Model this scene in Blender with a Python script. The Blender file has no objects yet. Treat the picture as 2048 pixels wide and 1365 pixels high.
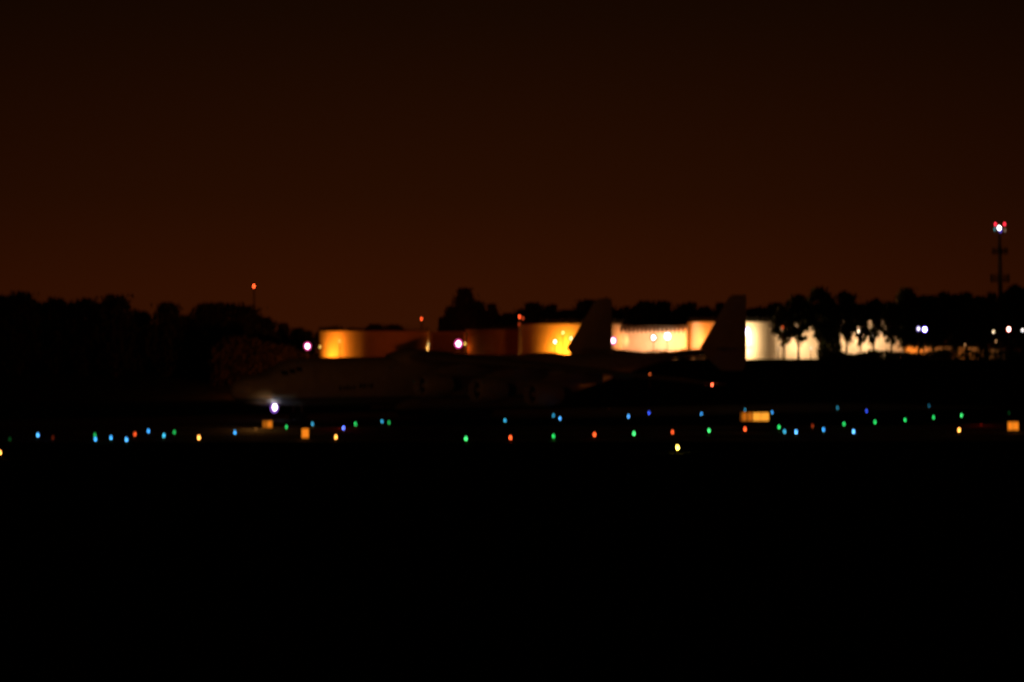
import bpy, bmesh, math, random
from mathutils import Vector, Matrix, noise
R = math.radians
C = bpy.context.scene.collection
# ------------------------------------------------------------------ camera, world, exposure
HC = 9.3            # eye height above the apron
F = 4390.0          # focal length in pixels of the 2048 px wide photograph
HZ = 705.0          # row of the horizon
cam = bpy.data.cameras.new('camera'); co = bpy.data.objects.new('camera', cam); C.objects.link(co)
co.location = (0, 0, HC); co.rotation_euler = (R(90) + math.atan((HZ-682.5)/F), 0, 0)
cam.lens = F/2048*36; cam.sensor_width = 36; cam.clip_start = 0.5; cam.clip_end = 6000
cam.dof.use_dof = True; cam.dof.focus_distance = 8.8; cam.dof.aperture_fstop = 4.0; cam.dof.aperture_ratio = 1.4
bpy.context.scene.camera = co
sc = bpy.context.scene
sc.view_settings.view_transform = 'Standard'; sc.view_settings.look = 'None'
sc.view_settings.exposure = 0; sc.view_settings.gamma = 1
sc.cycles.max_bounces = 5; sc.cycles.diffuse_bounces = 2; sc.cycles.glossy_bounces = 2
sc.cycles.sample_clamp_indirect = 2.0
# night sky: dark above, warm glow of the town low down and in the middle distance
w = bpy.data.worlds.new('World'); sc.world = w; w.use_nodes = True
nt = w.node_tree; nt.nodes.clear(); N = nt.nodes.new; L = nt.links.new
out = N('ShaderNodeOutputWorld'); bg = N('ShaderNodeBackground'); tc = N('ShaderNodeTexCoord')
sep = N('ShaderNodeSeparateXYZ'); L(tc.outputs['Generated'], sep.inputs[0])
rmp = N('ShaderNodeValToRGB'); L(sep.outputs['Z'], rmp.inputs[0])
e = rmp.color_ramp.elements
e[0].position = 0.0; e[0].color = (.0290, .0052, .0008, 1)
e[1].position = 1.0; e[1].color = (.0008, .0004, .0002, 1)
for p, c in ((.03, (.0265, .0047, .0006, 1)), (.07, (.0172, .0036, .0005, 1)), (.155, (.0078, .0022, .0004, 1)), (.4, (.0025, .001, .0003, 1))):
    q = e.new(p); q.color = c
dt = N('ShaderNodeVectorMath'); dt.operation = 'DOT_PRODUCT'; L(tc.outputs['Generated'], dt.inputs[0])
a0 = R(-1.0); dt.inputs[1].default_value = (math.sin(a0), math.cos(a0), 0)
mr = N('ShaderNodeMapRange'); L(dt.outputs['Value'], mr.inputs[0])
mr.inputs[1].default_value = .90; mr.inputs[2].default_value = 1; mr.inputs[3].default_value = .28; mr.inputs[4].default_value = 1.12
mb = N('ShaderNodeMapRange'); L(dt.outputs['Value'], mb.inputs[0])      # the lit terminal and town behind the viewer
mb.inputs[1].default_value = .1; mb.inputs[2].default_value = -1; mb.inputs[3].default_value = 0; mb.inputs[4].default_value = 2.6
ad = N('ShaderNodeMath'); ad.operation = 'ADD'; L(mr.outputs[0], ad.inputs[0]); L(mb.outputs[0], ad.inputs[1])
L(rmp.outputs[0], bg.inputs[0]); L(ad.outputs[0], bg.inputs[1]); L(bg.outputs[0], out.inputs[0])

# ------------------------------------------------------------------ helpers
def lin(c): return tuple((v/255/12.92 if v/255 <= .04045 else ((v/255+.055)/1.055)**2.4) for v in c)
def mat(name, col, rough=.7, metal=0., nscale=None, amt=.25, emit=None, es=0., spec=.5, bump=0.):
    m = bpy.data.materials.new(name); m.use_nodes = True; t = m.node_tree; b = t.nodes['Principled BSDF']
    b.inputs['Base Color'].default_value = (*col, 1); b.inputs['Roughness'].default_value = rough
    b.inputs['Metallic'].default_value = metal; b.inputs['Specular IOR Level'].default_value = spec
    if nscale:
        n = t.nodes.new('ShaderNodeTexNoise'); n.inputs['Scale'].default_value = nscale; n.inputs['Detail'].default_value = 6
        g = t.nodes.new('ShaderNodeTexCoord'); t.links.new(g.outputs['Object'], n.inputs['Vector'])
        x = t.nodes.new('ShaderNodeMix'); x.data_type = 'RGBA'
        x.inputs['A'].default_value = (*[v*(1-amt) for v in col], 1); x.inputs['B'].default_value = (*[min(1, v*(1+amt)) for v in col], 1)
        k = t.nodes.new('ShaderNodeMapRange'); k.inputs[1].default_value = .3; k.inputs[2].default_value = .7
        t.links.new(n.outputs['Fac'], k.inputs[0]); t.links.new(k.outputs[0], x.inputs['Factor'])
        t.links.new(x.outputs['Result'], b.inputs['Base Color'])
        if bump:
            u = t.nodes.new('ShaderNodeBump'); u.inputs['Strength'].default_value = bump
            t.links.new(n.outputs['Fac'], u.inputs['Height']); t.links.new(u.outputs[0], b.inputs['Normal'])
    if emit:
        b.inputs['Emission Color'].default_value = (*emit, 1); b.inputs['Emission Strength'].default_value = es
        m.cycles.emission_sampling = 'NONE'     # the lamp's own Light object lights the place
    return m
_gm = {}
def glow(rgb, s):
    k = (rgb, s)
    if k not in _gm: _gm[k] = mat('lit_glass', (.02, .02, .02), .3, emit=rgb, es=s)
    return _gm[k]

class MB:
    """collects shapes, then links them as one mesh object"""
    def __init__(s): s.bm = bmesh.new()
    def box(s, x0, x1, y0, y1, z0, z1, M=None):
        v = [s.bm.verts.new((x, y, z)) for z in (z0, z1) for y in (y0, y1) for x in (x0, x1)]
        if M: 
            for q in v: q.co = M @ q.co
        for f in ((0,2,3,1),(4,5,7,6),(0,1,5,4),(2,6,7,3),(0,4,6,2),(1,3,7,5)): s.bm.faces.new([v[i] for i in f])
        return s
    def loft(s, rings, caps=True, closed=True):
        rr = [[s.bm.verts.new(p) for p in r] for r in rings]
        n = len(rr[0])
        for a, b in zip(rr, rr[1:]):
            for i in range(n if closed else n-1):
                j = (i+1) % n
                s.bm.faces.new((a[i], a[j], b[j], b[i]))
        if caps and closed:
            s.bm.faces.new(list(reversed(rr[0]))); s.bm.faces.new(rr[-1])
        return s
    def tube(s, pts, rad, n=8):
        pts = [Vector(p) for p in pts]; rad = rad if isinstance(rad, (list, tuple)) else [rad]*len(pts)
        rings = []
        for i, p in enumerate(pts):
            d = (pts[min(i+1, len(pts)-1)] - pts[max(i-1, 0)]).normalized()
            u = d.orthogonal().normalized() if abs(d.z) < .9 else (Vector((1,0,0)) - d*d.x).normalized()
            v = d.cross(u)
            rings.append([p + (u*math.cos(2*math.pi*k/n) + v*math.sin(2*math.pi*k/n))*rad[i] for k in range(n)])
        return s.loft(rings)
    def lathe(s, prof, axis='z', o=(0,0,0), n=20, caps=True):
        rings = []
        for r, h in prof:
            ring = []
            for k in range(n):
                a = 2*math.pi*k/n; c_, s_ = r*math.cos(a), r*math.sin(a)
                if axis == 'z': q = (c_, s_, h)
                elif axis == 'x': q = (h, c_, s_)
                else: q = (s_, h, c_)
                ring.append(Vector(o) + Vector(q))
            rings.append(ring)
        return s.loft(rings, caps)
    def build(s, name, m, parent=None, smooth=False, loc=None):
        bmesh.ops.recalc_face_normals(s.bm, faces=s.bm.faces)
        me = bpy.data.meshes.new(name); s.bm.to_mesh(me); s.bm.free()
        if smooth:
            for p in me.polygons: p.use_smooth = True
            me.set_sharp_from_angle(angle=R(40))
        o = bpy.data.objects.new(name, me); C.objects.link(o)
        for q in (m if isinstance(m, (list, tuple)) else [m]): me.materials.append(q)
        if parent: o.parent = parent
        if loc: o.location = loc
        return o
def tag(o, label=None, cat=None, group=None, kind=None):
    if label: o['label'] = label
    if cat: o['category'] = cat
    if group: o['group'] = group
    if kind: o['kind'] = kind
    return o
def empty(name, loc, rz=0, label=None, cat=None, group=None):
    o = bpy.data.objects.new(name, None); C.objects.link(o); o.location = loc; o.rotation_euler = (0, 0, rz)
    o.empty_display_size = .3
    return tag(o, label, cat, group)
def copy_tree(o, parent=None):
    c = o.copy(); C.objects.link(c); c.parent = parent
    for ch in list(o.children): copy_tree(ch, c)
    return c
def lamp(kind, name, loc, col, power, parent=None, rad=.15, spot=None, aim=None, blend=.5):
    l = bpy.data.lights.new(name, kind); l.color = col; l.energy = power; l.shadow_soft_size = rad
    if spot: l.spot_size = spot; l.spot_blend = blend
    o = bpy.data.objects.new(name, l); C.objects.link(o); o.location = loc
    if parent: o.parent = parent
    if aim is not None: o.rotation_euler = Vector(aim).to_track_quat('-Z', 'Y').to_euler()
    return o
def X(px, d): return (px-1024)/F*d              # photo column -> metres right of the axis at distance d
def Z(py, d): return HC - (py-HZ)/F*d           # photo row -> height at distance d

# ------------------------------------------------------------------ materials
M_grass = mat('short_grass', (.03, .042, .016), 1., spec=0., nscale=.35, amt=.4, bump=.3)
M_asph = mat('asphalt', (.04, .04, .042), 1., spec=.02, nscale=1.5, amt=.2)
M_conc = mat('concrete', (.16, .155, .145), .85, nscale=.8, amt=.15)
M_white = mat('runway_paint', (.6, .6, .58), .7, nscale=3, amt=.15)
M_yel = mat('taxiway_paint', (.55, .4, .05), .7, nscale=3, amt=.15)
M_leaf = [mat('foliage', c, .8, nscale=.5, amt=.5, spec=.1) for c in ((.05, .075, .022), (.06, .085, .025), (.075, .08, .03), (.04, .065, .02))]
M_bark = mat('bark', (.10, .07, .045), .95, nscale=4, amt=.4)
M_steel = mat('galvanised_steel', (.3, .3, .3), .5, .7, nscale=5, amt=.2)
M_dark = mat('dark_metal', (.06, .06, .06), .5, .3, nscale=5, amt=.2)
M_black = mat('black_rubber', (.02, .02, .02), .8, nscale=8, amt=.2)
M_glass = mat('dark_glass', (.015, .018, .02), .08)
def cladding(name, col, freq=2.2, rough=.7):
    m = mat(name, col, rough, nscale=.25, amt=.10); t = m.node_tree; b = t.nodes['Principled BSDF']
    g = t.nodes.new('ShaderNodeTexCoord'); wv = t.nodes.new('ShaderNodeTexWave'); wv.bands_direction = 'X'
    wv.inputs['Scale'].default_value = freq; t.links.new(g.outputs['Object'], wv.inputs['Vector'])
    u = t.nodes.new('ShaderNodeBump'); u.inputs['Strength'].default_value = .35; u.inputs['Distance'].default_value = .04
    t.links.new(wv.outputs['Fac'], u.inputs['Height']); t.links.new(u.outputs[0], b.inputs['Normal'])
    return m
M_clad = cladding('cream_cladding', (.62, .56, .46))
M_clad_w = cladding('white_cladding', (.72, .70, .66))
M_clad_d = cladding('brown_cladding', (.135, .062, .038))
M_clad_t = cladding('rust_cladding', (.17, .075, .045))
M_roof = mat('roof_felt', (.07, .06, .055), .9, nscale=.6, amt=.3)

# ------------------------------------------------------------------ ground
def ground_z(x, y):
    def ss(a, b, v): v = min(1, max(0, (v-a)/(b-a))); return v*v*(3-2*v)
    return 7.55*ss(432, 500, y + 6*math.sin(x*.02) ) 
def sheet():
    bm = bmesh.new()
    xs = [-3000, -1200, -500] + [-260 + i*10 for i in range(53)] + [500, 1200, 3000]
    ys = [-300, 20, 120, 200, 300, 380] + [410 + i*6 for i in range(20)] + [560, 700, 1000, 1800, 4500]
    g = [[bm.verts.new((x, y, ground_z(x, y) + (.25*noise.noise(Vector((x*.05, y*.05, 0))) if 412 < y < 520 else 0))) for x in xs] for y in ys]
    for r0, r1 in zip(g, g[1:]):
        for i in range(len(xs)-1): bm.faces.new((r0[i], r0[i+1], r1[i+1], r1[i]))
    me = bpy.data.meshes.new('ground'); bm.to_mesh(me); bm.free()
    for p in me.polygons: p.use_smooth = True
    o = bpy.data.objects.new('ground', me); C.objects.link(o); me.materials.append(M_grass); tag(o, kind='structure')
sheet()
TH = R(37.5)                                    # heading of the aeroplane's centreline
def strip(name, p0, p1, wdt, z, m):
    p0 = Vector((*p0, 0)); p1 = Vector((*p1, 0)); d = (p1-p0).normalized(); n = Vector((-d.y, d.x, 0))*wdt/2
    b = MB(); vs = [b.bm.verts.new((q.x, q.y, z)) for q in (p0-n, p1-n, p1+n, p0+n)]; b.bm.faces.new(vs)
    return tag(b.build(name, m), kind='structure')
ax = Vector((math.cos(TH), math.sin(TH))); NOSE = Vector((-38.2, 300))
strip('taxiway', NOSE - ax*240, NOSE + ax*140, 40, .020, M_asph)
strip('runway', (-420, 242), (420, 262), 45, .008, M_asph)
strip('connecting_taxiway', (60, 262), (150, 420), 24, .014, M_asph)
def dashes(name, p0, p1, wdt, z, m, dash, gap):
    p0 = Vector((*p0, 0)); p1 = Vector((*p1, 0)); L_ = (p1-p0).length; d = (p1-p0).normalized(); n = Vector((-d.y, d.x, 0))*wdt/2
    b = MB(); s = 0
    while s < L_:
        a = p0+d*s; c = p0+d*min(L_, s+dash)
        b.bm.faces.new([b.bm.verts.new((q.x, q.y, z)) for q in (a-n, c-n, c+n, a+n)]); s += dash+gap
    return tag(b.build(name, m), kind='structure')
dashes('runway_centre_line', (-400, 242.5), (400, 261.5), .9, .014, M_white, 30, 20)
dashes('runway_edge_line', (-400, 221.5), (400, 240.5), .9, .014, M_white, 800, 1)
dashes('runway_edge_line', (-400, 263.5), (400, 282.5), .9, .013, M_white, 800, 1)
dashes('taxiway_centre_line', NOSE - ax*230, NOSE + ax*130, .3, .026, M_yel, 400, 1)

# ------------------------------------------------------------------ the big cargo aeroplane
M_fus = bpy.data.materials.new('aircraft_paint'); M_fus.use_nodes = True
def fus_paint(m):
    t = m.node_tree; b = t.nodes['Principled BSDF']; b.inputs['Roughness'].default_value = .32
    g = t.nodes.new('ShaderNodeTexCoord'); s = t.nodes.new('ShaderNodeSeparateXYZ'); t.links.new(g.outputs['Object'], s.inputs[0])
    r = t.nodes.new('ShaderNodeValToRGB'); r.color_ramp.interpolation = 'CONSTANT'
    mp = t.nodes.new('ShaderNodeMapRange'); mp.inputs[1].default_value = 0; mp.inputs[2].default_value = 10
    t.links.new(s.outputs['Z'], mp.inputs[0]); t.links.new(mp.outputs[0], r.inputs[0])
    e = r.color_ramp.elements; e[0].position = 0; e[0].color = (.32, .33, .35, 1); e[1].position = .27; e[1].color = (.02, .03, .09, 1)  # grey belly, then a dark line painted for shade along the lower edge
    q = e.new(.295); q.color = (.74, .74, .73, 1)
    n = t.nodes.new('ShaderNodeTexNoise'); n.inputs['Scale'].default_value = .6; n.inputs['Detail'].default_value = 8
    t.links.new(g.outputs['Object'], n.inputs['Vector'])
    k = t.nodes.new('ShaderNodeMapRange'); k.inputs[1].default_value = .3; k.inputs[2].default_value = .75; k.inputs[3].default_value = .78; k.inputs[4].default_value = 1
    t.links.new(n.outputs['Fac'], k.inputs[0])
    x = t.nodes.new('ShaderNodeMix'); x.data_type = 'RGBA'; x.blend_type = 'MULTIPLY'; x.inputs['Factor'].default_value = 1
    t.links.new(r.outputs[0], x.inputs['A']); t.links.new(k.outputs[0], x.inputs['B']); t.links.new(x.outputs['Result'], b.inputs['Base Color'])
fus_paint(M_fus)
M_wing = mat('wing_paint', (.40, .41, .42), .4, nscale=.5, amt=.12)
M_fin = mat('fin_paint', (.72, .71, .68), .4, nscale=.5, amt=.10)
M_nac = mat('nacelle_paint', (.55, .55, .55), .35, nscale=.8, amt=.12)

plane = empty('cargo_aeroplane', (NOSE.x, NOSE.y, 0), TH,
    'giant six engined white cargo aeroplane with twin tail fins on the dark taxiway', 'aeroplane')
def ringsec(t, zb, zt, hw, n=28, k=2.3):
    zc = (zb+zt)/2; hh = (zt-zb)/2; r = []
    for i in range(n):
        a = 2*math.pi*i/n; c_, s_ = math.cos(a), math.sin(a)
        r.append((t, hw*math.copysign(abs(c_)**(2/k), c_), zc + hh*math.copysign(abs(s_)**(2/k), s_)))
    return r
FS = [(0, 3.75, 4.35, .25), (.25, 3.2, 4.95, 1.0), (.8, 2.75, 5.4, 1.7), (1.8, 2.35, 5.8, 2.3), (3, 2.1, 6.05, 2.65), (4.5, 1.95, 6.25, 2.95),
      (5.6, 1.85, 6.6, 3.08), (6.8, 1.8, 7.35, 3.15), (8.2, 1.75, 8.1, 3.2), (10, 1.7, 8.45, 3.2), (14, 1.7, 8.6, 3.2), (24, 1.7, 8.65, 3.2), (36, 1.7, 8.75, 3.2),
      (48, 1.7, 8.85, 3.2), (53, 1.95, 8.9, 3.2), (57, 2.6, 8.95, 3.15), (61, 3.6, 9.0, 3.0), (66, 4.95, 9.05, 2.6), (71, 6.2, 9.15, 2.1), (76, 7.35, 9.25, 1.5), (81, 8.35, 9.35, .8), (84, 8.9, 9.35, .25)]
fus = MB().loft([ringsec(*s) for s in FS]).build('fuselage', M_fus, plane, True)
for o_ in (1, -1):
    MB().loft([ringsec(t, 1.05, z, hw, 16, 3) for t, z, hw in ((25, 1.8, .3), (26.5, 2.6, .8), (29, 3.1, 1.1), (46, 3.1, 1.1), (50, 2.6, .7), (53, 1.9, .2))]).build('gear_fairing', M_fus, plane, True).location = (0, o_*3.1, 0)
# wing box fairing on the back
MB().loft([ringsec(t, 7.0, z, hw, 18, 2.4) for t, z, hw in ((25, 8.2, 1.2), (26.6, 9.3, 2.4), (28.5, 9.8, 3.0), (31.5, 9.75, 3.2), (34.5, 9.1, 3.3), (42, 8.95, 3.4), (50, 8.95, 3.0), (53, 9.25, 2.4), (56, 9.3, 2.2), (59, 8.8, 1.0))]).build('wing_fairing', M_fus, plane, True)
def foil(t0, ch, y, z, th, n=9):
    pts = []
    for i in range(n):
        u = (1-math.cos(math.pi*i/(n-1)))/2
        h = th*ch*5*(.2969*math.sqrt(u)-.126*u-.3516*u*u+.2843*u**3-.1015*u**4)
        pts.append((u, h))
    r = [(t0+u*ch, y, z+h) for u, h in pts] + [(t0+u*ch, y, z-.75*h-.0) for u, h in reversed(pts[1:-1])]
    return r
def wing_at(p):            # leading edge, chord, height at span p
    p = abs(p)
    if p < 22: f = p/22; return 26+12.0*f, 16.5+(8.3-16.5)*f, 8.7-1.65*f
    f = (p-22)/22.2; return 38.0+9.8*f, 8.3+(3.2-8.3)*f, 7.05-2.05*f
for s_ in (-1, 1):
    wg = MB().loft([foil(*(lambda a: (a[0], a[1], s_*p, a[2]))(wing_at(p)), .12 if p < 22 else .10) for p in (0, 3, 8, 15, 22, 30, 38, 43, 44.2)]).build('wing', M_wing, plane, True)
    for p in (7, 14, 20.5, 28):         # flap track fairings
        a = wing_at(p)
        MB().loft([[(t, s_*p + r*math.cos(q*math.pi/5), a[2]-.55-.0*t + r*1.3*math.sin(q*math.pi/5)) for q in range(10)]
                   for t, r in ((a[0]+a[1]*.5, .05), (a[0]+a[1]*.65, .38), (a[0]+a[1]*.95, .42), (a[0]+a[1]*1.12, .06))]).build('flap_fairing', M_wing, wg, True)
    for p in (10.5, 18.2, 25.8):        # three engines under each wing
        le, ch, wz = wing_at(p); t0 = le-8.3+.4*(p == 10.5); zc = wz-3.25 + (.15 if p == 25.8 else 0)
        o = (t0, s_*p, zc)
        en = MB().lathe([(1.18, .9), (1.25, .35), (1.42, .02), (1.58, .15), (1.72, .9), (1.78, 2.2), (1.72, 3.8), (1.5, 4.9), (1.36, 5.0)], 'x', o, 28, caps=False).build('engine', M_nac, plane, True)
        MB().lathe([(1.24, .85), (1.2, .95)], 'x', o, 24).build('fan', M_dark, en)
        MB().lathe([(.02, .25), (.2, .4), (.38, .8), (.4, .9)], 'x', o, 14).build('spinner', M_nac, en, True)
        MB().lathe([(1.3, 4.4), (1.02, 5.2), (.9, 6.2), (.66, 6.9)], 'x', o, 22).build('exhaust_cone', M_dark, en, True)
        MB().loft([[(t, s_*p-.22, z0), (t, s_*p+.22, z0), (t, s_*p+.22, z1), (t, s_*p-.22, z1)] for t, z0, z1 in
                   ((t0+1.6, zc+1.55, zc+1.85), (t0+3.5, zc+1.5, zc+2.5), (le+1, zc+1.2, wz), (le+4.5, zc+1.4, wz-.1))]).build('pylon', M_wing, en, True)
# tailplane and twin fins
def tz(p): return 8.75+.071*abs(p)
MB().loft([foil(72.2+abs(p)*.13, 9.2-abs(p)*.14, p, tz(p), .07) for p in (-18.2, -17.6, -12, -6, 0, 6, 12, 17.6, 18.2)]).build('tailplane', M_fin, plane, True)
for s_ in (-1, 1):
    secs = []
    for z, t0, t1, th in ((6.5, 76.0, 80.4, .2), (7.2, 74.8, 81.0, .28), (8.6, 73.0, 81.1, .36), (10, 71.6, 81.2, .42), (12.5, 73.6, 81.2, .38), (15.5, 75.9, 81.2, .30), (17.7, 77.5, 81.2, .2), (18.1, 78.4, 81.0, .1)):
        ring = []
        for u, h in ((0, 0), (.05, .5), (.15, .85), (.35, 1), (.6, .75), (.85, .3), (1, .02)): ring.append((t0+u*(t1-t0), s_*16+th*h, z))
        for u, h in ((.85, .3), (.6, .75), (.35, 1), (.15, .85), (.05, .5)): ring.append((t0+u*(t1-t0), s_*16-th*h, z))
        secs.append(ring)
    MB().loft(secs).build('tail_fin', M_fin, plane, True)
# windscreen, doors, cabin windows, dark lettering on the side
def skin_y(t, z):
    for a, b in zip(FS, FS[1:]):
        if a[0] <= t <= b[0]:
            f = (t-a[0])/(b[0]-a[0]); zb, zt, hw = [a[i]+(b[i]-a[i])*f for i in (1, 2, 3)]
            q = min(1, abs((z-(zb+zt)/2)/((zt-zb)/2))); return hw*(1-q**2.3)**(1/2.3)
def patch(b, t0, t1, z0, z1, side, off=.02, slope=0):
    n = 3
    g = [[b.bm.verts.new((t0+(t1-t0)*i/n + slope*(j/n), side*(skin_y(t0+(t1-t0)*i/n, z0+(z1-z0)*j/n)+off), z0+(z1-z0)*j/n)) for i in range(n+1)] for j in range(n+1)]
    for j in range(n):
        for i in range(n): b.bm.faces.new((g[j][i], g[j][i+1], g[j+1][i+1], g[j+1][i]))
for s_ in (-1, 1):
    for t in (6.4, 7.5, 8.6):
        b = MB(); patch(b, t, t+.85, 6.15+.45*(t-6.4)/1.1*.55, 6.75+.45*(t-6.4)/1.1*.55, s_); b.build('cockpit_window', M_glass, plane)
    b = MB(); patch(b, 11, 12, 5.0, 6.9, s_, .012); b.build('crew_door', M_nac, plane)
    b = MB(); M_let = bpy.data.materials.get('dark_blue_paint') or mat('dark_blue_paint', (.02, .02, .05), .5)   # two words of dark lettering, too small to read
    for t, wd, z0, z1 in ((15.3, .45, 3.95, 4.6), (15.9, .5, 4.05, 4.5), (16.5, .4, 4.05, 4.65), (17.0, .5, 4.1, 4.5), (17.6, .5, 4.1, 4.55), (18.7, .5, 4.25, 4.9), (19.3, .55, 4.25, 4.9), (20.0, .35, 4.3, 4.85), (20.5, .55, 4.25, 4.9)):
        if t == 18.7: b.build('lettering', M_let, plane); b = MB()
        patch(b, t, t+wd*.8, z0, z1, s_, .015)
    b.build('lettering', M_let, plane)
# undercarriage: nose legs and seven axles a side
def gear(t, y, r, z1):
    g = MB().tube([(t, y, r), (t-.15, y, z1)], .16, 8).build('landing_gear', M_steel, plane)
    for k in (-1, 1):
        MB().lathe([(r*.45, -.2), (r*.92, -.22), (r, -.12), (r, .12), (r*.92, .22), (r*.45, .2)], 'y', (t, y+k*.38, r), 18).build('wheel', M_black, g, True)
for y in (-1.1, 1.1): gear(10.5, y, .56, 2.2)
for s_ in (-1, 1):
    for i in range(7): gear(30.5+i*1.75, s_*3.5, .64, 1.6)
# lamps on the aeroplane
def lens_part(name, loc, r, m, parent, hh=None):
    r *= .62; hh = (hh*.62 if hh else r*1.25)
    b = MB().lathe([(r*.05, -hh), (r*.7, -hh*.7), (r, 0), (r*.7, hh*.7), (r*.05, hh)], 'z', (0, 0, 0), 12)
    return b.build(name, m, parent, True, loc)
ll = lens_part('landing_light', (5.3, -2.35, 1.75), .50, glow((1, .92, .90), 8.0), plane)
MB().lathe([(.2, .1), (.64, .28), (.66, .32)], 'y', (.12, 0, -.10), 16).build('bloom_ring', glow((.42, .14, .9), .8), ll, True)  # glowing ring added for the violet bloom round the landing light
lamp('SPOT', 'landing_light_beam', (5.2, -3.6, 1.45), (1, .50, .20), 60, plane, .2, R(150), (-1, .12, .12), .8)
nav = lens_part('navigation_light', (47.9, -44.35, 4.95), .17, glow((1, .10, .04), 16.0), plane)
lens_part('navigation_light', (47.9, 44.35, 4.95), .17, glow((.1, 1, .3), 5.0), plane)

# added light with no lamp seen there, brightening the rear belly from below
def added_uplight():
    p = NOSE + ax*65 + Vector((math.sin(TH), -math.cos(TH)))*2.5
    t = empty('added_uplight', (p.x, p.y, .02), TH, 'added unseen low apron light throwing dull amber up under the rear of the aeroplane', 'added light')
    MB().lathe([(.3, 0), (.3, .06), (.2, .1), (.2, .3), (.24, .32), (.24, .5)], 'z', (0, 0, 0), 14, caps=True).build('housing', M_dark, t)
    MB().lathe([(.18, .505), (.18, .52)], 'z', (0, 0, 0), 14).build('lens', glow((1, .35, .06), .12), t)
    lamp('SPOT', 'uplight_beam', (0, 0, .6), (1, .20, .02), 75, t, .2, R(150), (0, .35, 1), .7)
added_uplight()

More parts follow.
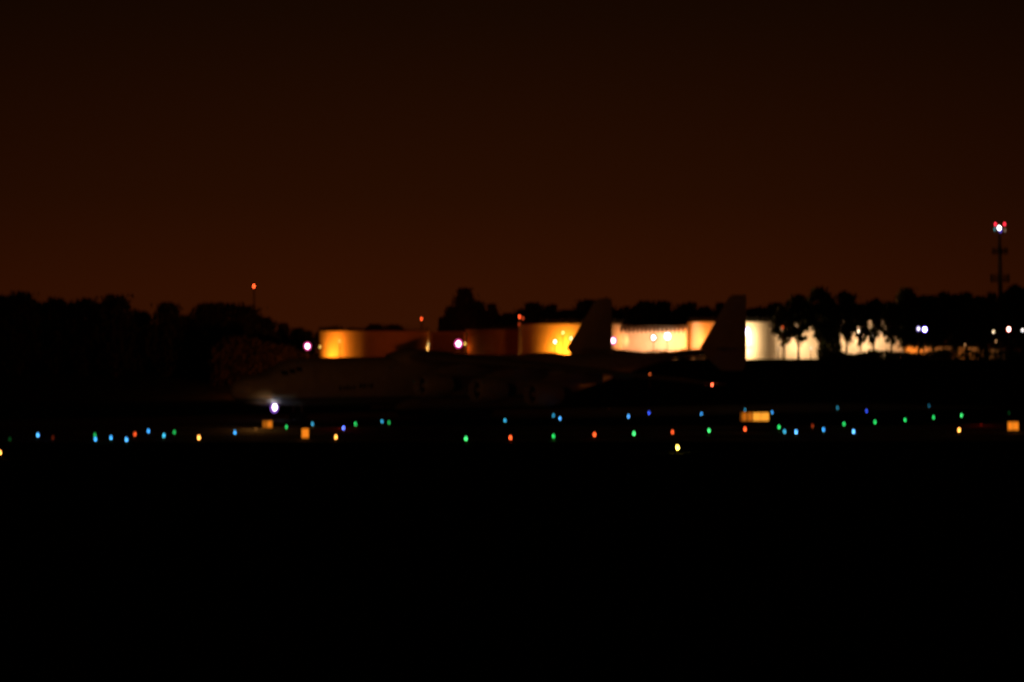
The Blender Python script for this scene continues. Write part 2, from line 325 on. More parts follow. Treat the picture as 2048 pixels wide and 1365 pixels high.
# ------------------------------------------------------------------ airfield ground lamps
COL = {'b': (.06, .42, 1.0), 'c': (.06, .55, .85), 'd': (.05, .12, 1.0), 'g': (.03, .85, .16), 'r': (1, .10, .02), 'y': (1, .36, .06), 'Y': (1, .62, .09)}
def make_ground_lamp():
    t = empty('airfield_lamp', (0, 0, 0))
    MB().lathe([(.13, 0), (.13, .03), (.035, .06), (.035, .3), (.07, .32), (.07, .355)], 'z', (0, 0, 0), 10).build('stem', M_yel, t)
    MB().lathe([(.06, .45), (.10, .48), (.11, .54), (.10, .60), (.06, .64), (.01, .66)], 'z', (0, 0, 0), 12).build('lens', M_glass, t, True)
    MB().lathe([(.08, .36), (.12, .37), (.12, .43), (.08, .44)], 'z', (0, 0, 0), 12).build('collar', M_glass, t)
    return t
proto = make_ground_lamp(); first = True
_lensmesh = {}
GL = [
 (76, 869, 'b', 1.1, 'bright blue lamp at far left between two barely visible lamps, green and red'),
 (191, 877, 'b', .9, 'blue lamp touching the underside of a green lamp at the left of the field'),
 (222, 874, 'b', .9, 'blue lamp next right of the overlapping green and blue pair'),
 (253, 878, 'b', 1.0, 'blue lamp just left of and below the lone red lamp at the left'),
 (297, 861, 'b', .9, 'blue lamp just right of and above the red lamp at the left'),
 (328, 870, 'c', .8, 'pale cyan lamp below and left of a green lamp at the left of the field'),
 (470, 864, 'b', .9, 'single blue lamp below the nose of the aeroplane, left of the small double sign'),
 (625, 847, 'c', .45, 'dim blue lamp above and right of the single square orange sign'),
 (687, 855, 'd', 1.6, 'bright violet blue lamp above and right of an amber lamp'),
 (764, 842, 'c', .5, 'dim blue lamp with a green lamp close on its right'),
 (1010, 840, 'c', .65, 'blue lamp standing alone under the aeroplane between the engines'),
 (1107, 830, 'c', .45, 'dimmer upper one of the close pair of blue lamps under the wing'),
 (1120, 836, 'b', 1.1, 'brighter lower one of the close pair of blue lamps under the wing'),
 (1257, 832, 'b', 1.2, 'bright pale blue lamp under the tail, left of a deep blue one'),
 (1298, 825, 'd', .9, 'deep blue lamp under the tail, right of the bright pale blue one'),
 (1403, 827, 'b', .7, 'blue lamp below the red wing tip light'),
 (1490, 819, 'c', .3, 'very dim blue lamp just above the left end of the long amber sign'),
 (1544, 824, 'b', .75, 'blue lamp just off the right end of the long amber sign'),
 (1569, 862, 'c', .6, 'dimmer left one of a pair of blue lamps right of a green lamp'),
 (1592, 863, 'b', 1.4, 'brighter right one of a pair of blue lamps right of a green lamp'),
 (1647, 858, 'b', .85, 'blue lamp just right of the dim red lamp on the right'),
 (1675, 815, 'c', .35, 'dim blue lamp in the upper row, above a green lamp on the right'),
 (1707, 862, 'b', 1.5, 'brightest blue lamp on the right, lowest of its row'),
 (1733, 821, 'd', .8, 'blue lamp in the upper row, up and left of a green lamp on the right'),
 (1858, 811, 'c', .16, 'faintest and farthest blue lamp, above a green lamp on the right'),
 (190, 869, 'g', .3, 'dim green lamp touching the top of a blue lamp at the left'),
 (349, 863, 'g', .35, 'dim green lamp right of the pale cyan lamp at the left'),
 (573, 853, 'g', .55, 'green lamp right of the small double orange sign'),
 (711, 847, 'g', .6, 'green lamp up and right of the violet blue lamp'),
 (778, 844, 'g', .35, 'dim green lamp close on the right of a dim blue lamp'),
 (932, 876, 'g', 1.1, 'bright green lamp low in the middle, left of an orange lamp'),
 (1107, 871, 'g', .6, 'green lamp midway between two orange lamps in the middle row'),
 (1268, 866, 'g', 1.2, 'bright green lamp midway between two orange lamps under the tail'),
 (1418, 860, 'g', 1.1, 'bright green lamp left of the orange lamp under the long sign'),
 (1558, 853, 'g', .8, 'green lamp just left of and above a pair of blue lamps'),
 (1688, 847, 'g', .7, 'green lamp second of the rising green row on the right'),
 (1750, 843, 'g', .8, 'green lamp third of the rising green row on the right'),
 (1810, 839, 'g', .8, 'green lamp fourth of the rising green row on the right'),
 (1867, 834, 'g', .8, 'green lamp below the faintest blue lamp on the right'),
 (1923, 830, 'g', 1.0, 'green lamp at the right, straight above the amber lamp'),
 (20, 877, 'g', .02, 'barely visible green lamp by the left edge of the picture'),
 (2018, 825, 'g', .02, 'barely visible green lamp above the double sign at the right edge'),
 (0, 904, 'y', 2.2, 'amber lamp cut by the left edge of the picture'),
 (270, 867, 'r', .8, 'lone red lamp among the blue ones at the left'),
 (398, 874, 'y', 2.6, 'bright amber lamp below the far left trees, left of the nose'),
 (672, 873, 'y', 2.2, 'bright amber lamp just right of the single square orange sign'),
 (1021, 874, 'r', 1.5, 'orange red lamp right of the low bright green lamp in the middle'),
 (1189, 868, 'r', 1.5, 'orange red lamp between two green lamps left of the tail'),
 (1345, 863, 'r', 1.0, 'orange red lamp above the brightest yellow lamp'),
 (1490, 857, 'r', 1.6, 'orange red lamp directly under the left end of the long amber sign'),
 (1625, 851, 'r', .16, 'dim dark red lamp between two blue lamps on the right'),
 (1355, 894, 'Y', 4.5, 'brightest yellow lamp, lowest and nearest of all on the field'),
 (1918, 859, 'y', 3.0, 'bright amber lamp at the right, straight below a green lamp'),
 (106, 874, 'r', .04, 'barely visible red lamp right of the bright blue one at far left'),
]
KN = {'b': 'blue', 'c': 'blue', 'd': 'blue', 'g': 'green', 'r': 'red', 'y': 'amber', 'Y': 'amber'}
for px, py, c, s, lab in GL:
    d = (HC-.57)*F/(py-HZ)
    t = proto if first else copy_tree(proto); first = False
    t.name = KN[c]+'_airfield_lamp'; t.location = (X(px, d), d, 0.02)
    tag(t, lab, 'airfield light', KN[c]+' lamps along the runway and taxiways')
    for nm, kk in (('lens', 1.0), ('collar', 2.4)):
        le = [q for q in t.children if q.name.startswith(nm)][0]
        k = (c, s, nm)
        if k not in _lensmesh:
            me = le.data.copy(); me.materials.clear()
            col = COL[c]
            if s > .9 and c in 'bcgd': col = tuple(v + .07*(s-.6) for v in col)
            me.materials.append(glow(col, 2.25*s*kk)); _lensmesh[k] = me
        le.data = _lensmesh[k]
# one red obstruction lamp out on the bank beyond the tail
ob = empty('obstruction_lamp', (X(1300, 452), 452, ground_z(X(1300, 452), 452)), 0, 'dim red lamp on a short post on the bank seen under the tail', 'obstruction lamp')
MB().tube([(0, 0, 0), (0, 0, Z(749, 452)-ground_z(X(1300, 452), 452))], .06).build('post', M_steel, ob)
lens_part('lens', (0, 0, Z(749, 452)-ground_z(X(1300, 452), 452)), .27, glow((1, .16, .03), 2.2), ob)

# ------------------------------------------------------------------ lit taxiway signs
def sign(px0, px1, py0, py1, cells, label):
    d = HC*F/(py1+3-HZ); x0, x1 = X(px0, d), X(px1, d); h = (py1-py0)/F*d
    t = empty('taxiway_sign', ((x0+x1)/2, d, .02), 0, label, 'airfield sign', 'lit signs beside the taxiways')
    wd = (x1-x0)/2; zb = .22; zt = zb+h
    MB().box(-wd-.06, wd+.06, -.14, .14, zb-.06, zb).box(-wd-.06, wd+.06, -.14, .14, zt, zt+.06).box(-wd-.06, -wd, -.14, .14, zb, zt).box(wd, wd+.06, -.14, .14, zb, zt).box(-wd, wd, .02, .1, zb, zt).build('frame', M_dark, t)
    for f0, f1, s, warm in cells:
        a, b_ = -wd+2*wd*f0+.03, -wd+2*wd*f1-.03
        MB().box(a, b_, -.06, .015, zb+.03, zt-.03).build('panel', glow((1, .25 if not warm else .36, .012 if not warm else .03), s), t)
    for q in (-wd*.8, wd*.8): MB().tube([(q, 0, 0), (q, 0, zb-.055)], .04).build('leg', M_steel, t)
    lamp('POINT', 'panel_spill', (0, -1.2, .6), (1, .42, .08), 1.5*sum(c_[2] for c_ in cells), t, .3)
    return t
sign(525, 545, 843, 857, [(0, .45, .35, 0), (.45, 1, .72, 0)], 'small double panel orange sign beneath the nose of the aeroplane')
sign(603, 618, 859, 878, [(0, 1, .95, 0)], 'single square orange sign right of and below the nose')
sign(1480, 1538, 826, 843, [(0, .07, .15, 0), (.07, .24, .5, 0), (.26, .44, .5, 0), (.45, .72, 1.15, 1), (.72, 1, 1.15, 1)], 'longest amber sign, four lit panels in a row below the tail fin')
sign(2015, 2037, 845, 862, [(0, .5, .95, 0), (.5, 1, .95, 0)], 'double panel amber sign at the right edge of the picture')
# added lights, no lamps seen there, that throw the coloured streaks on the tarmac
def added_streak(px, py, col, pw, label, pz):
    d = (HC-.1)*F/(py-HZ); t = empty('added_light', (X(px, d), d, .02), 0, label, 'inset light')
    MB().lathe([(.2, 0), (.2, .05), (.14, .09)], 'z', (0, 0, 0), 14).build('housing', M_dark, t)
    MB().box(-.08, .08, -.12, .12, .09, .12).build('lens', glow(col, .5), t)
    lamp('POINT', 'rake', (0, 0, pz), col, pw, t, .15)
added_streak(512, 858, (1, .38, .07), 420, 'low added light raking amber light over the tarmac left of the double sign', 1.7)
added_streak(680, 857, (1, .03, .005), 60, 'low added light giving a red streak by the violet blue lamp', 1.1)
added_streak(1962, 850, (1, .03, .005), 60, 'low added light giving a red streak left of the right edge sign', 1.1)

# ------------------------------------------------------------------ hangars on the terrace behind
def bldg(name, px0, px1, ytop, d, depth, mw, label, cat='hangar', door=None, windows=(), brackets=False, zt=None, fascia=.45):
    zb = ground_z(X((px0+px1)/2, d), d)-.3; x0, x1 = X(px0, d), X(px1, d); zt = Z(ytop, d); cx = (x0+x1)/2; w_ = (x1-x0)/2; h = zt-zb
    t = empty(name, (cx, d, zb), 0, label, cat)
    MB().box(-w_, w_, 0, depth, 0, h-fascia).build('wall', mw, t)
    rf = MB().box(-w_-.2, w_+.2, -.25, depth+.2, h-fascia+.003, h).build('roof', M_roof, t)
    if brackets:
        b = MB(); x = -w_+.3
        while x < w_-.4: b.box(x, x+.46, -.8, -.255, h-fascia-.75, h-.1); x += 1.05
        b.build('bracket_row', M_roof, rf)
    if door:
        f0, f1, hh = door; a, c = -w_+2*w_*f0, -w_+2*w_*f1
        dr = MB().box(a, c, -.12, -.004, .3, hh).build('door', mw, t)
        b = MB(); n = 6
        for i in range(n): b.box(a+(c-a)*i/n, a+(c-a)*i/n+.08, -.18, -.123, .3, hh)
        b.build('door_rib', mw, dr)
    for f, z0, ww, hh in windows:
        a = -w_+2*w_*f
        wn = MB().box(a, a+ww, -.06, -.004, z0, z0+hh).build('window', M_glass, t)
        MB().box(a-.08, a+ww+.08, -.1, -.064, z0-.1, z0-.01).box(a-.08, a+ww+.08, -.1, -.064, z0+hh+.01, z0+hh+.1).build('frame', M_steel, wn)
    for q in (-w_+.15, w_-.3): MB().box(q, q+.14, -.16, -.004, .3, h-fascia-.05).build('drainpipe', M_steel, t)
    return t
D = 560
TK = {}
def tank(key, px0, px1, ytop, dfront, label, m=None):
    """round storage tank: shell, cone roof, hand rail, stair"""
    R_ = (px1-px0)/2/F*(dfront+14); dc = dfront+R_; cx = X((px0+px1)/2, dc); g = ground_z(cx, dc)-.2; h = Z(ytop, dfront+4)-g
    t = empty('storage_tank', (cx, dc, g), 0, label, 'storage tank', 'round storage tanks on the terrace'); TK[key] = (cx, dc, g, R_)
    MB().lathe([(R_, 0), (R_, h)], 'z', (0, 0, 0), 128).build('shell', m or M_clad, t, True)
    MB().lathe([(R_+.12, h+.003), (R_+.12, h+.12), (R_*.5, h+.5), (.2, h+.8)], 'z', (0, 0, 0), 96).build('roof', M_roof, t)
    b = MB(); n = 48
    for k in range(n):
        a = 2*math.pi*k/n; b.tube([(R_*math.cos(a), R_*math.sin(a), h+.1), (R_*math.cos(a), R_*math.sin(a), h+1.1)], .03, 4)
    for zz in (h+.6, h+1.1):
        for k in range(n):
            a, c = 2*math.pi*k/n, 2*math.pi*(k+1)/n; b.tube([(R_*math.cos(a), R_*math.sin(a), zz), (R_*math.cos(c), R_*math.sin(c), zz)], .025, 4)
    b.build('hand_rail', M_dark, t)
    b = MB()
    for k in range(30):
        a = R(20)+k*.045; b.box(-.5, .5, -.12, .12, 0, .05, Matrix.Translation((( R_+.55)*math.cos(a), (R_+.55)*math.sin(a), .2+h*k/30)) @ Matrix.Rotation(a, 4, 'Z'))
    b.build('stair', M_steel, t)
    return t
def tl(key, deg, off, z):            # a point beside a tank's shell: degrees from the side facing the airfield, metres off the shell, height
    cx, dc, g, R_ = TK[key]; a = R(deg); return {'w': (cx+(R_+off)*math.sin(a), dc-(R_+off)*math.cos(a), g+z)}
tank('a', 638, 858, 663, 557, 'round tank with its left side floodlit yellow and its right side in shadow')
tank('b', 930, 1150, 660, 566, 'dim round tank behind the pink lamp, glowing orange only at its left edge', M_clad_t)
tank('d', 1036, 1256, 649, 553, 'taller round tank with the big yellow glow left of the farther tail fin')
tank('f', 1374, 1549, 645, 555, 'round tank behind the nearer tail fin, orange on its left and white on its right', M_clad_w)
bldg('workshop', 861, 931, 664, D-18, 22, cladding('black_cladding', (.03, .024, .02)), 'low dark workshop block behind the pink white lamp', 'workshop')
bldg('hangar', 1238, 1374, 652, D, 30, M_clad_w, 'white hangar with bracketed eaves lit peach between the two tail fins', brackets=True, fascia=.9)
bldg('hangar', 1500, 1646, 643, D+12, 22, M_clad_w, 'white hangar between the tank by the nearer fin and the dark gap, pines in front')
bldg('hangar', 1676, 1809, 640, D+3, 30, M_clad_w, 'white hangar seen only through gaps in the foliage on the right')
bldg('low_wall', 1810, 1905, 693, D+6, 1.0, M_clad, 'long low boundary wall lit orange right of the last hangar', 'wall', fascia=.2)
bldg('low_wall', 1906, 1968, 694, D+12, 1.0, M_clad, 'low orange lit wall behind the thin trunks near the mast', 'wall', fascia=.2)
bldg('shed', 1988, 2013, 698, D+4, 5, M_clad, 'small flat shed lit dull orange at the foot of the tall mast', 'shed', fascia=.2)

# ------------------------------------------------------------------ floodlights and lamps by the buildings
ORG = (1, .40, .05); PEA = (1, .66, .38); WHT = (1, .83, .60)
def post_lamp(px, py, d, r, core, rim, light, label, name='lamp_post', aim=None, rimk=2.0, off=(0, -.2, 0), spot=None, rad=.2):
    g = ground_z(X(px, d), d); z = Z(py, d); r *= .62; core = (core[0], core[1]*1.5); t = empty(name, (X(px, d), d, g), 0, label, 'lamp post', 'lamps by the hangars')
    MB().tube([(0, .35, 0), (0, .35, z-g)], [.11, .07]).build('pole', M_dark, t)
    hd = MB().lathe([(r*.3, .38), (r*1.02, .2), (r*rimk, .1), (r*rimk*.97, .06)], 'y', (0, 0, z-g), 16).build('lamp_head', M_dark, t, True)
    if rim: MB().lathe([(r*rimk*.96, .02), (r*rimk*.96, .055)], 'y', (0, 0, z-g), 16).build('bloom_ring', glow(rim[0], rim[1]*1.7), hd)  # glowing ring stands in for the coloured bloom round a strong lamp
    b = MB().lathe([(r*.99, .015), (r, -.06), (r*.75, -.2), (r*.1, -.28)], 'y', (0, 0, 0), 16)
    b.build('lens', glow(core[0], core[1]), t, True, (0, 0, z-g))
    if light:
        for i, lt in enumerate(light):
            o_ = lt[2] if len(lt) > 2 else (0, -.8, 0)
            if isinstance(o_, dict): q_ = o_['w']; o_ = (q_[0]-X(px, d), q_[1]-d, q_[2]-z)
            lamp('SPOT' if len(lt) > 3 else 'POINT', 'lamp_light', (o_[0], o_[1], z-g+o_[2]), lt[0], lt[1], t, rad, *( (lt[3], lt[4], lt[5]) if len(lt) > 3 else ()))
    return t
PINK = (1, .55, .75); SOD = (1, .26, .012)
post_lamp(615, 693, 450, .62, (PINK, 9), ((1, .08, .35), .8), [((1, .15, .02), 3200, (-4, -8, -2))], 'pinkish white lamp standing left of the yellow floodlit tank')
post_lamp(640, 694.5, 549, .33, ((1, .62, .12), 2.2), None, None, 'small amber lamp at the left edge of the yellow floodlit tank')
post_lamp(679, 683, 547, .30, ((1, .62, .10), 2.2), None, [((1, .24, .012), 8500, tl('a', -45, 4.0, .2)), ((1, .20, .01), 700, tl('a', -36, 3.0, 5.0))], 'small amber lamp before the yellow lit part of the left tank', rad=.5)
post_lamp(857, 690, 556, .30, ((1, .78, .3), 1.2), None, [((1, .50, .13), 900, tl('a', 80, 1.6, 2.2), R(120), (-1, .5, .1), .5)], 'low yellow lamp at the right edge of the left tank, beside the dark workshop')
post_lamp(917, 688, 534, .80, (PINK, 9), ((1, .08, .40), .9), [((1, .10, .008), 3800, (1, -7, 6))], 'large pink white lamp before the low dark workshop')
post_lamp(930, 688, 536, .33, ((1, .6, .1), 2.2), None, [((1, .15, .008), 600, tl('b', -76, 1.8, 3.0))], 'small yellow lamp close on the right of the large pink one')
post_lamp(1126, 666, 549, .34, ((1, .8, .25), 4), None, [(SOD, 1200, tl('d', -8, 3.2, 5.2))], 'topmost yellow lamp in the glow left of the farther fin')
post_lamp(1110, 684, 548, .55, ((1, .9, .5), 5), None, [(SOD, 4200, tl('d', -15, 3.4, 2.0))], 'brightest yellow lamp in the middle of the glow left of the farther fin', rad=.6)
post_lamp(1142, 677, 549, .45, ((1, .8, .3), 4), None, [((1, .34, .03), 1500, tl('d', 2, 2.6, 2.0))], 'yellow lamp right against the leading edge of the farther fin')
post_lamp(1307, 676, D-8, .72, ((1, .97, .95), 6), None, [((1, .38, .15), 1150, (0, 1.5, -1), R(140), (0, 1, -.1), .4), ((1, .32, .11), 1200, (-5.0, 1.5, -2), R(140), (0, 1, -.1), .4)], 'smaller white lamp left of the twin before the peach lit hangar')
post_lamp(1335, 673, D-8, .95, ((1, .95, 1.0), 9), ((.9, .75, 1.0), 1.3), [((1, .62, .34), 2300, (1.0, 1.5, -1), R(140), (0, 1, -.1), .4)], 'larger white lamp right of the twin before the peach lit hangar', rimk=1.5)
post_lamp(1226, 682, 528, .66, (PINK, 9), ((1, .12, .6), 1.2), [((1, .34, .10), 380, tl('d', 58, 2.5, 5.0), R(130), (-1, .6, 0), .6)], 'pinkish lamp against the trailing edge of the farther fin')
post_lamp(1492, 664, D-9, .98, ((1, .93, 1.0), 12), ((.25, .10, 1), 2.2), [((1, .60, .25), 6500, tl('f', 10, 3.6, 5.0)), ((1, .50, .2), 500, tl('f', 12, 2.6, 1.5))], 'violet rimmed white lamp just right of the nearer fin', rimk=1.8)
post_lamp(1412, 686, D-9, .3, ((1, .5, .15), 2), None, [((1, .23, .025), 4200, tl('f', -48, 5.2, 4.5))], 'orange lamp hidden behind the nearer fin')
post_lamp(1622, 697, D-9, .3, ((1, .85, .6), 2), None, [((1, .56, .24), 2400, (-.6, 16.5, .9), R(140), (0, 1, 0), .5)], 'warm white lamp low behind the right hand trees')
post_lamp(1557, 697, D-9, .3, ((1, .85, .6), 1), None, [((1, .58, .25), 1300, (.5, 17.5, .8), R(140), (.15, 1, 0), .5)], 'warm white lamp low beside the thick reddish trunk')
post_lamp(1717, 663, 541, .42, ((1, .75, .45), 3), None, [((1, .55, .23), 1500, (0, 16, -1))], 'round white lamp shining through the foliage on the right')
post_lamp(1745, 672, D-6, .7, ((1, .80, .55), 2.2), None, [((1, .56, .25), 3600, (0, 3, 0))], 'large warm lamp glowing behind the foliage on the right')
post_lamp(1565, 655, 534, .34, ((1, .12, .02), .9), None, None, 'small red lamp high in front of the trees right of the nearer fin')
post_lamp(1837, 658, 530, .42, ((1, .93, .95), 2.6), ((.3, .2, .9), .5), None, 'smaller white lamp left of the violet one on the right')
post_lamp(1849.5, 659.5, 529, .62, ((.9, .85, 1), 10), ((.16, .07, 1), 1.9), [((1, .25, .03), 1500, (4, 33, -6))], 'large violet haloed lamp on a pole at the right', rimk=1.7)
post_lamp(1987, 664, 532, .38, ((1, .72, .4), 2.4), None, None, 'small warm lamp before the trees left of the red rimmed one')
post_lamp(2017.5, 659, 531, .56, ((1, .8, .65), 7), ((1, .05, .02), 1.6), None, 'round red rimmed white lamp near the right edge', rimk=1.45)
post_lamp(2045, 661, 530, .40, ((1, .9, .85), 2.6), None, None, 'white lamp cut by the right edge of the picture')
post_lamp(1992, 683, 545, .3, ((1, .5, .2), .8), None, [((1, .42, .12), 160, (1, 16, 0))], 'dim lamp over the small flat shed')
post_lamp(1930, 690, 552, .25, ((1, .5, .2), 1), None, [((1, .3, .05), 900, (0, 16, 0))], 'low dim orange lamp between the thin trunks near the mast')

# masts with warning lights
def thin_mast(px, ytop, d, label, reds, sz=.30):
    g = ground_z(X(px, d), d); t = empty('radio_mast', (X(px, d), d, g), 0, label, 'mast')
    h = Z(ytop, d)-g; b = MB()
    for k in range(3):
        a = 2*math.pi*k/3; b.tube([(.45*math.cos(a), .45*math.sin(a), 0), (.22*math.cos(a), .22*math.sin(a), h)], .07, 5)
    z = 0; i = 0
    while z < h-1:
        b.tube([(.4, 0, z), (-.2, .35, z+1)], .035, 4); b.tube([(-.2, -.35, z), (.4, 0, z+1)], .035, 4); z += 1
    b.build('lattice', M_dark, t)
    for dy, s in reds: lens_part('warning_light', (dy[0], -.3, Z(dy[1], d)-g), sz, glow((1, .09, .02), s*2.2), t)
    return t
thin_mast(508, 574, 640, 'thin lattice mast with one red light above the left trees', [((0, 573), 5.0)], .42)
thin_mast(843, 640, 600, 'short mast whose red light shows above the dark workshop roof', [((0, 638), 3.0)], .34)
thin_mast(1039, 634, 546, 'short mast with a bright red light over a dim one before the middle trees', [((0, 634), 3.4), ((-.1, 649), .35), ((.9, 637), .6)], .34)
def big_mast():
    d = 600; g = ground_z(X(2000, d), d); t = empty('beacon_tower', (X(2000, d), d, g), 0, 'tall pole tower with antenna platforms and a white and red beacon on top', 'tower')
    z = lambda y: Z(y, d)-g
    MB().tube([(.3, 0, 0), (.1, 0, z(560)), (-.1, 0, z(470))], [.8, .62, .36], 12).build('pole', M_dark, t)
    for yy, w_, n in ((501, 1.9, 3), (557, 2.4, 4)):
        pf = MB().lathe([(w_*.8, z(yy+6)), (w_*.8, z(yy+6)+.18)], 'z', (0, 0, 0), 16).build('platform', M_dark, t)
        for k in range(2*n):
            a = 2*math.pi*k/(2*n); c_ = (w_*math.cos(a), w_*math.sin(a))
            MB().box(c_[0]-.22, c_[0]+.22, c_[1]-.15, c_[1]+.15, z(yy+8), z(yy-8) if n == 4 else z(yy-5)).build('antenna', M_dark, pf)
    tp = MB().lathe([(1.5, z(468)), (1.5, z(468)+.15)], 'z', (0, 0, 0), 16).build('top_platform', M_steel, t)
    lens_part('white_beacon', (-.35, -.9, z(457)), .72, glow((.95, .97, 1), 10), t, .72)
    lens_part('violet_lamp', (0, -.6, z(462)), .62, glow((.16, .10, .9), .9), t)
    lens_part('red_lamp', (-1.35, -.6, z(449)), .42, glow((1, .03, .06), 5), t)
    lens_part('red_lamp', (1.15, -.6, z(449)), .42, glow((1, .03, .06), 5), t)
    lens_part('side_lamp', (-1.5, -.4, z(459)), .3, glow((.10, .55, .6), .9), t, .6)
    lens_part('side_lamp', (1.3, -.4, z(461)), .3, glow((.7, .45, .3), .7), t, .6)
big_mast()

# ------------------------------------------------------------------ trees
def crown_mesh(seed, kind):
    rnd = random.Random(seed); bm = bmesh.new()
    # unit tree: height 1, crown radius about .3; blobs spread through the crown
    blobs = []
    if kind == 'broad': env = lambda h: .36*math.sin(math.pi*min(1, (h-.22)/.80))**.55 if h > .22 else .05
    elif kind == 'conifer': env = lambda h: max(.02, .27*(1-(h-.15)/.87)**.8) if h > .15 else .05
    else: env = lambda h: .31*math.sin(math.pi*min(1, max(.03, (h-.30)/.74)))**.6   # pine, bare below
    lo = {'broad': .22, 'conifer': .14, 'pine': .30}[kind]
    for i in range(110 if kind != 'pine' else 62):
        h = lo + (1-lo)*rnd.random()**(1 if kind != 'pine' else .62); r = env(h)*math.sqrt(rnd.random())*.9; a = rnd.random()*6.283
        blobs.append((Vector((r*math.cos(a), r*math.sin(a), h*.95)), (.05+.055*rnd.random())*(1 if kind != 'pine' else .72)))
    for c, s in blobs:
        for k in range(46):
            v = Vector((rnd.gauss(0, 1), rnd.gauss(0, 1), rnd.gauss(0, .75)))*s*.62
            p = c+v
            if p.z > 1.0: continue
            n = Vector((rnd.gauss(0, 1), rnd.gauss(0, 1), rnd.gauss(0, 1)+.3)).normalized(); u = n.orthogonal().normalized(); w_ = n.cross(u)
            q = .017+.02*rnd.random(); an = rnd.random()*3.14
            u2 = u*math.cos(an)+w_*math.sin(an); w2 = n.cross(u2)
            bm.faces.new([bm.verts.new(p+u2*q*a_+w2*q*b_*.8) for a_, b_ in ((-1, 0), (0, -.8), (1.1, 0), (0, .8))])
    me = bpy.data.meshes.new('crown'); bm.to_mesh(me); bm.free(); return me, blobs
def trunk_mesh(blobs, kind, seed):
    rnd = random.Random(seed); b = MB()
    b.tube([(0, 0, -.03), (.006, .0, .3), (-.004, .005, .6), (0, 0, .88)], [.024, .017, .011, .003], 7)
    for c, s in blobs[:16]:
        z0 = max(.12, c.z*.72-.05); b.tube([(0, 0, z0), (c.x*.5, c.y*.5, (z0+c.z)/2-.01), tuple(c)], [.008, .005, .002], 4)
    me_o = b.build('trunk', M_bark); me = me_o.data; bpy.data.objects.remove(me_o); return me
PR = []
for i, kd in enumerate(('broad', 'broad', 'conifer', 'pine', 'pine', 'broad')):
    cm, bl = crown_mesh(11+i*7, kd); cm.materials.append(M_leaf[i % 4]); tm = trunk_mesh(bl, kd, i)
    PR.append((cm, tm, kd))
trnd = random.Random(5)
def tree(px, ytop, d, width, k, label, group, name=None, sink=0.):
    cm, tm, kd = PR[k]; g = ground_z(X(px, d), d)-sink; h = Z(ytop, d)-g; wd = width/F*d/.66
    nm = {'broad': 'broadleaf_tree', 'conifer': 'conifer_tree', 'pine': 'pine_tree'}[kd]
    t = empty(name or nm, (X(px, d), d, g), trnd.random()*6.28, label, 'tree', group)
    for n_, me in (('trunk', tm), ('crown', cm)):
        o = bpy.data.objects.new(n_, me); C.objects.link(o); o.parent = t; o.scale = (wd, wd, h)
    return t
LG, MG, RG = 'trees of the dark wood on the left', 'trees behind the hangars', 'trees in front of the lights on the right'
LT = [(0, 590, 480, 90, 0, 'dark rounded tree cut by the left edge of the picture'),
 (38, 583, 475, 95, 1, 'tall domed tree beside the left edge, highest of the left wood'),
 (72, 606, 482, 70, 5, 'lower shoulder of tree between the edge dome and the flat topped crown'),
 (112, 596, 478, 74, 0, 'flat topped dark tree right of the first dip in the treeline'),
 (140, 604, 484, 60, 1, 'small crown tucked between two flat topped trees at left'),
 (168, 598, 476, 66, 5, 'dark tree with a small pointed top left of the big round crown'),
 (198, 606, 486, 60, 0, 'low crown leaning on the left side of the big round crown'),
 (232, 589, 474, 92, 1, 'big round dark crown in the middle of the left wood'),
 (280, 622, 480, 76, 0, 'low sloping tree right of the big round crown'),
 (335, 607, 476, 74, 5, 'lone squarish crown between two dips in the left treeline'),
 (368, 630, 480, 60, 1, 'lowest dark tree in the dip above the nose of the aeroplane'),
 (412, 606, 480, 84, 0, 'steep sided dark tree at the start of the long flat crown'),
 (452, 605, 484, 96, 1, 'broad flat dark crown left of the thin red lit mast'),
 (492, 613, 482, 86, 5, 'broad crown standing right under the thin red lit mast'),
 (530, 634, 486, 70, 0, 'tree sloping down right of the thin mast, faintly red at its foot'),
 (566, 647, 490, 56, 2, 'small pointed tree at the low right end of the left wood'),
 (596, 655, 494, 52, 1, 'low bushy tree faintly lit red by the pinkish lamp'),
 (614, 662, 545, 36, 0, 'low dark tree between the pinkish lamp and the floodlit tank')]
for a in LT: tree(*a, LG, sink=3.0)
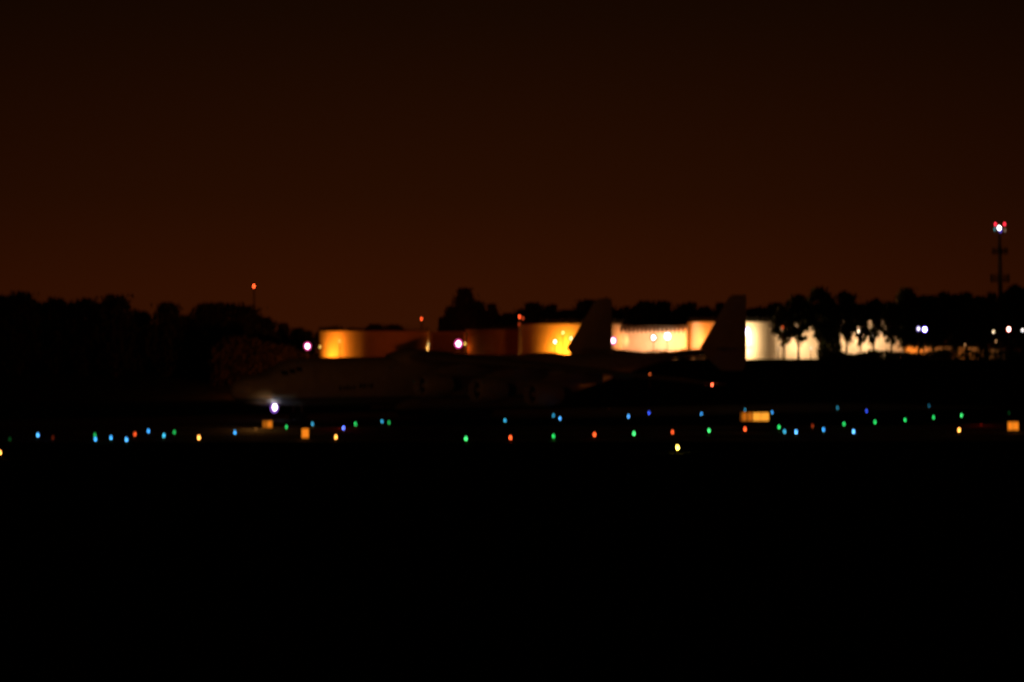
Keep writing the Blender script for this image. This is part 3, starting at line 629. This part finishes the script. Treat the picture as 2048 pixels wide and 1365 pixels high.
MT = [(665, 653, 640, 70, 0, 'low tree showing above the yellow lit side of the left tank'),
 (706, 656, 640, 60, 2, 'small spiky tree above the middle of the left tank'),
 (748, 648, 640, 56, 1, 'low tree above the shadowed right half of the left tank'),
 (788, 650, 640, 56, 5, 'flat low tree above the right end of the left tank'),
 (903, 612, 610, 50, 1, 'shoulder tree on the left of the tallest middle tree'),
 (929, 577, 608, 84, 2, 'tallest pointed tree in the middle, above the pink white lamp'),
 (953, 603, 612, 52, 5, 'shoulder tree on the right of the tallest middle tree'),
 (984, 608, 615, 52, 2, 'small pointed tree right of the tallest middle tree'),
 (1015, 626, 612, 50, 0, 'low tree just left of the red lit short mast'),
 (1042, 618, 615, 44, 1, 'low tree directly behind the red lit short mast'),
 (1068, 606, 610, 58, 5, 'flat topped tree right of the red lit short mast'),
 (1100, 609, 612, 50, 0, 'second flat topped tree right of the red lit short mast'),
 (1132, 619, 616, 54, 1, 'low tree in the dip left of the farther fin'),
 (1172, 600, 610, 62, 5, 'dark tree behind the leading edge of the farther fin'),
 (1205, 597, 612, 60, 0, 'dark tree behind the tip of the farther fin'),
 (1254, 613, 610, 40, 2, 'thin pointed tree right of the farther fin'),
 (1290, 601, 612, 72, 1, 'broad round crown left of centre between the fins'),
 (1324, 603, 616, 56, 5, 'round crown joined to the broad one between the fins'),
 (1374, 605, 612, 68, 0, 'broad crown left of the nearer fin above the white hangar'),
 (1408, 612, 614, 50, 1, 'small crown touching the leading edge of the nearer fin'),
 (1442, 606, 612, 56, 2, 'pointed tree hidden behind the nearer fin'),
 (1512, 616, 610, 52, 0, 'low tree just right of the nearer fin'),
 (1550, 606, 606, 56, 5, 'rounded tree above the red lamp right of the nearer fin')]
for a in MT: tree(*a, MG)
RT = [(1569, 612, 540, 56, 4, 'pine with a thick reddish trunk before the white hangar'),
 (1597, 589, 542, 74, 3, 'pine with a slim black trunk standing out against the white wall'),
 (1640, 574, 544, 82, 4, 'tallest rounded pine above the dark gap between white hangars'),
 (1662, 596, 546, 48, 1, 'full dark tree filling the gap between the white hangars'),
 (1693, 582, 540, 66, 3, 'pine with a thin trunk left of the foliage lit from behind'),
 (1722, 606, 545, 52, 4, 'low pine in front of the round lamp in the foliage'),
 (1748, 597, 543, 56, 3, 'pine in front of the large warm glow on the right'),
 (1782, 602, 540, 60, 4, 'low pine at the right end of the last white hangar'),
 (1811, 575, 548, 58, 1, 'high topped tree above the end of the last white hangar'),
 (1838, 592, 550, 60, 0, 'dark tree behind the violet haloed lamp'),
 (1866, 590, 552, 56, 1, 'dark tree next right of the violet haloed lamp'),
 (1886, 583, 548, 58, 3, 'flat topped tree midway between violet lamp and tall tower'),
 (1912, 590, 550, 50, 5, 'dark tree left of the wide crown near the tower'),
 (1934, 584, 546, 62, 3, 'wide dark crown left of the tall tower'),
 (1962, 592, 550, 54, 0, 'low tree right of the wide crown near the tower'),
 (1982, 584, 548, 46, 4, 'narrow tree against the left side of the tall tower'),
 (2012, 582, 546, 50, 1, 'dark tree covering the foot of the tall tower'),
 (2034, 569, 544, 62, 3, 'tall rounded tree beside the right edge of the picture'),
 (2056, 575, 545, 60, 5, 'dark tree cut by the right edge of the picture')]
for a in RT: tree(*a, RG)
# far wood and undergrowth that read as one dark mass
def scrub(name, pts, d0, d1, n, q, label, seed, m):
    rnd = random.Random(seed); bm = bmesh.new()
    for i in range(n):
        f = rnd.random()*(len(pts)-1); j = int(f); px = pts[j][0]+(pts[j+1][0]-pts[j][0])*(f-j); yt = pts[j][1]+(pts[j+1][1]-pts[j][1])*(f-j)
        d = d0+(d1-d0)*rnd.random(); x = X(px, d); g = ground_z(x, d); zt = Z(yt, d)+1.0*noise.noise(Vector((x*.35, d*.2, seed)))
        if zt < g+.3: zt = g+.3
        z = g+(zt-g)*rnd.random()**.8; p = Vector((x+rnd.gauss(0, .4), d, z))
        nn = Vector((rnd.gauss(0, 1), rnd.gauss(0, 1), rnd.gauss(0, 1)+.3)).normalized(); u = nn.orthogonal().normalized(); w_ = nn.cross(u); s = q*(.6+.8*rnd.random())
        bm.faces.new([bm.verts.new(p+u*s*a_+w_*s*b_*.8) for a_, b_ in ((-1, 0), (0, -.8), (1.1, 0), (0, .8))])
    me = bpy.data.meshes.new(name); bm.to_mesh(me); bm.free(); me.materials.append(m)
    o = bpy.data.objects.new(name, me); C.objects.link(o); return tag(o, label, 'undergrowth', kind='stuff')
scrub('undergrowth', [(-30, 640), (120, 640), (280, 650), (420, 655), (520, 668), (575, 682), (612, 700)], 492, 508, 26000, .5, 'dense dark undergrowth filling the left wood', 3, M_leaf[3])
scrub('undergrowth', [(425, 690), (470, 672), (560, 690), (625, 714)], 462, 482, 16000, .4, 'bushes on the bank faintly lit red above the aeroplane nose', 4, M_leaf[2])
scrub('undergrowth', [(1640, 700), (1700, 712), (1760, 702), (1830, 708), (1900, 700), (2060, 706)], 528, 536, 5200, .35, 'low scrub along the top of the bank on the right', 5, M_leaf[3])
scrub('far_wood', [(880, 640), (1000, 632), (1200, 620), (1450, 622), (1660, 612), (1830, 612), (2060, 605)], 640, 665, 36000, .75, 'distant continuous wood behind the hangars', 6, M_leaf[3])
scrub('undergrowth', [(1640, 660), (1668, 655), (1676, 700)], 549, 553, 2500, .4, 'dark brush in the gap between the two white hangars', 7, M_leaf[3])
scrub('undergrowth', [(1248, 711), (1290, 707), (1340, 705), (1400, 700), (1440, 700), (1470, 706)], 522, 527, 5200, .3, 'leafy scrub glowing orange in gaps under the tailplane', 8, M_leaf[2])
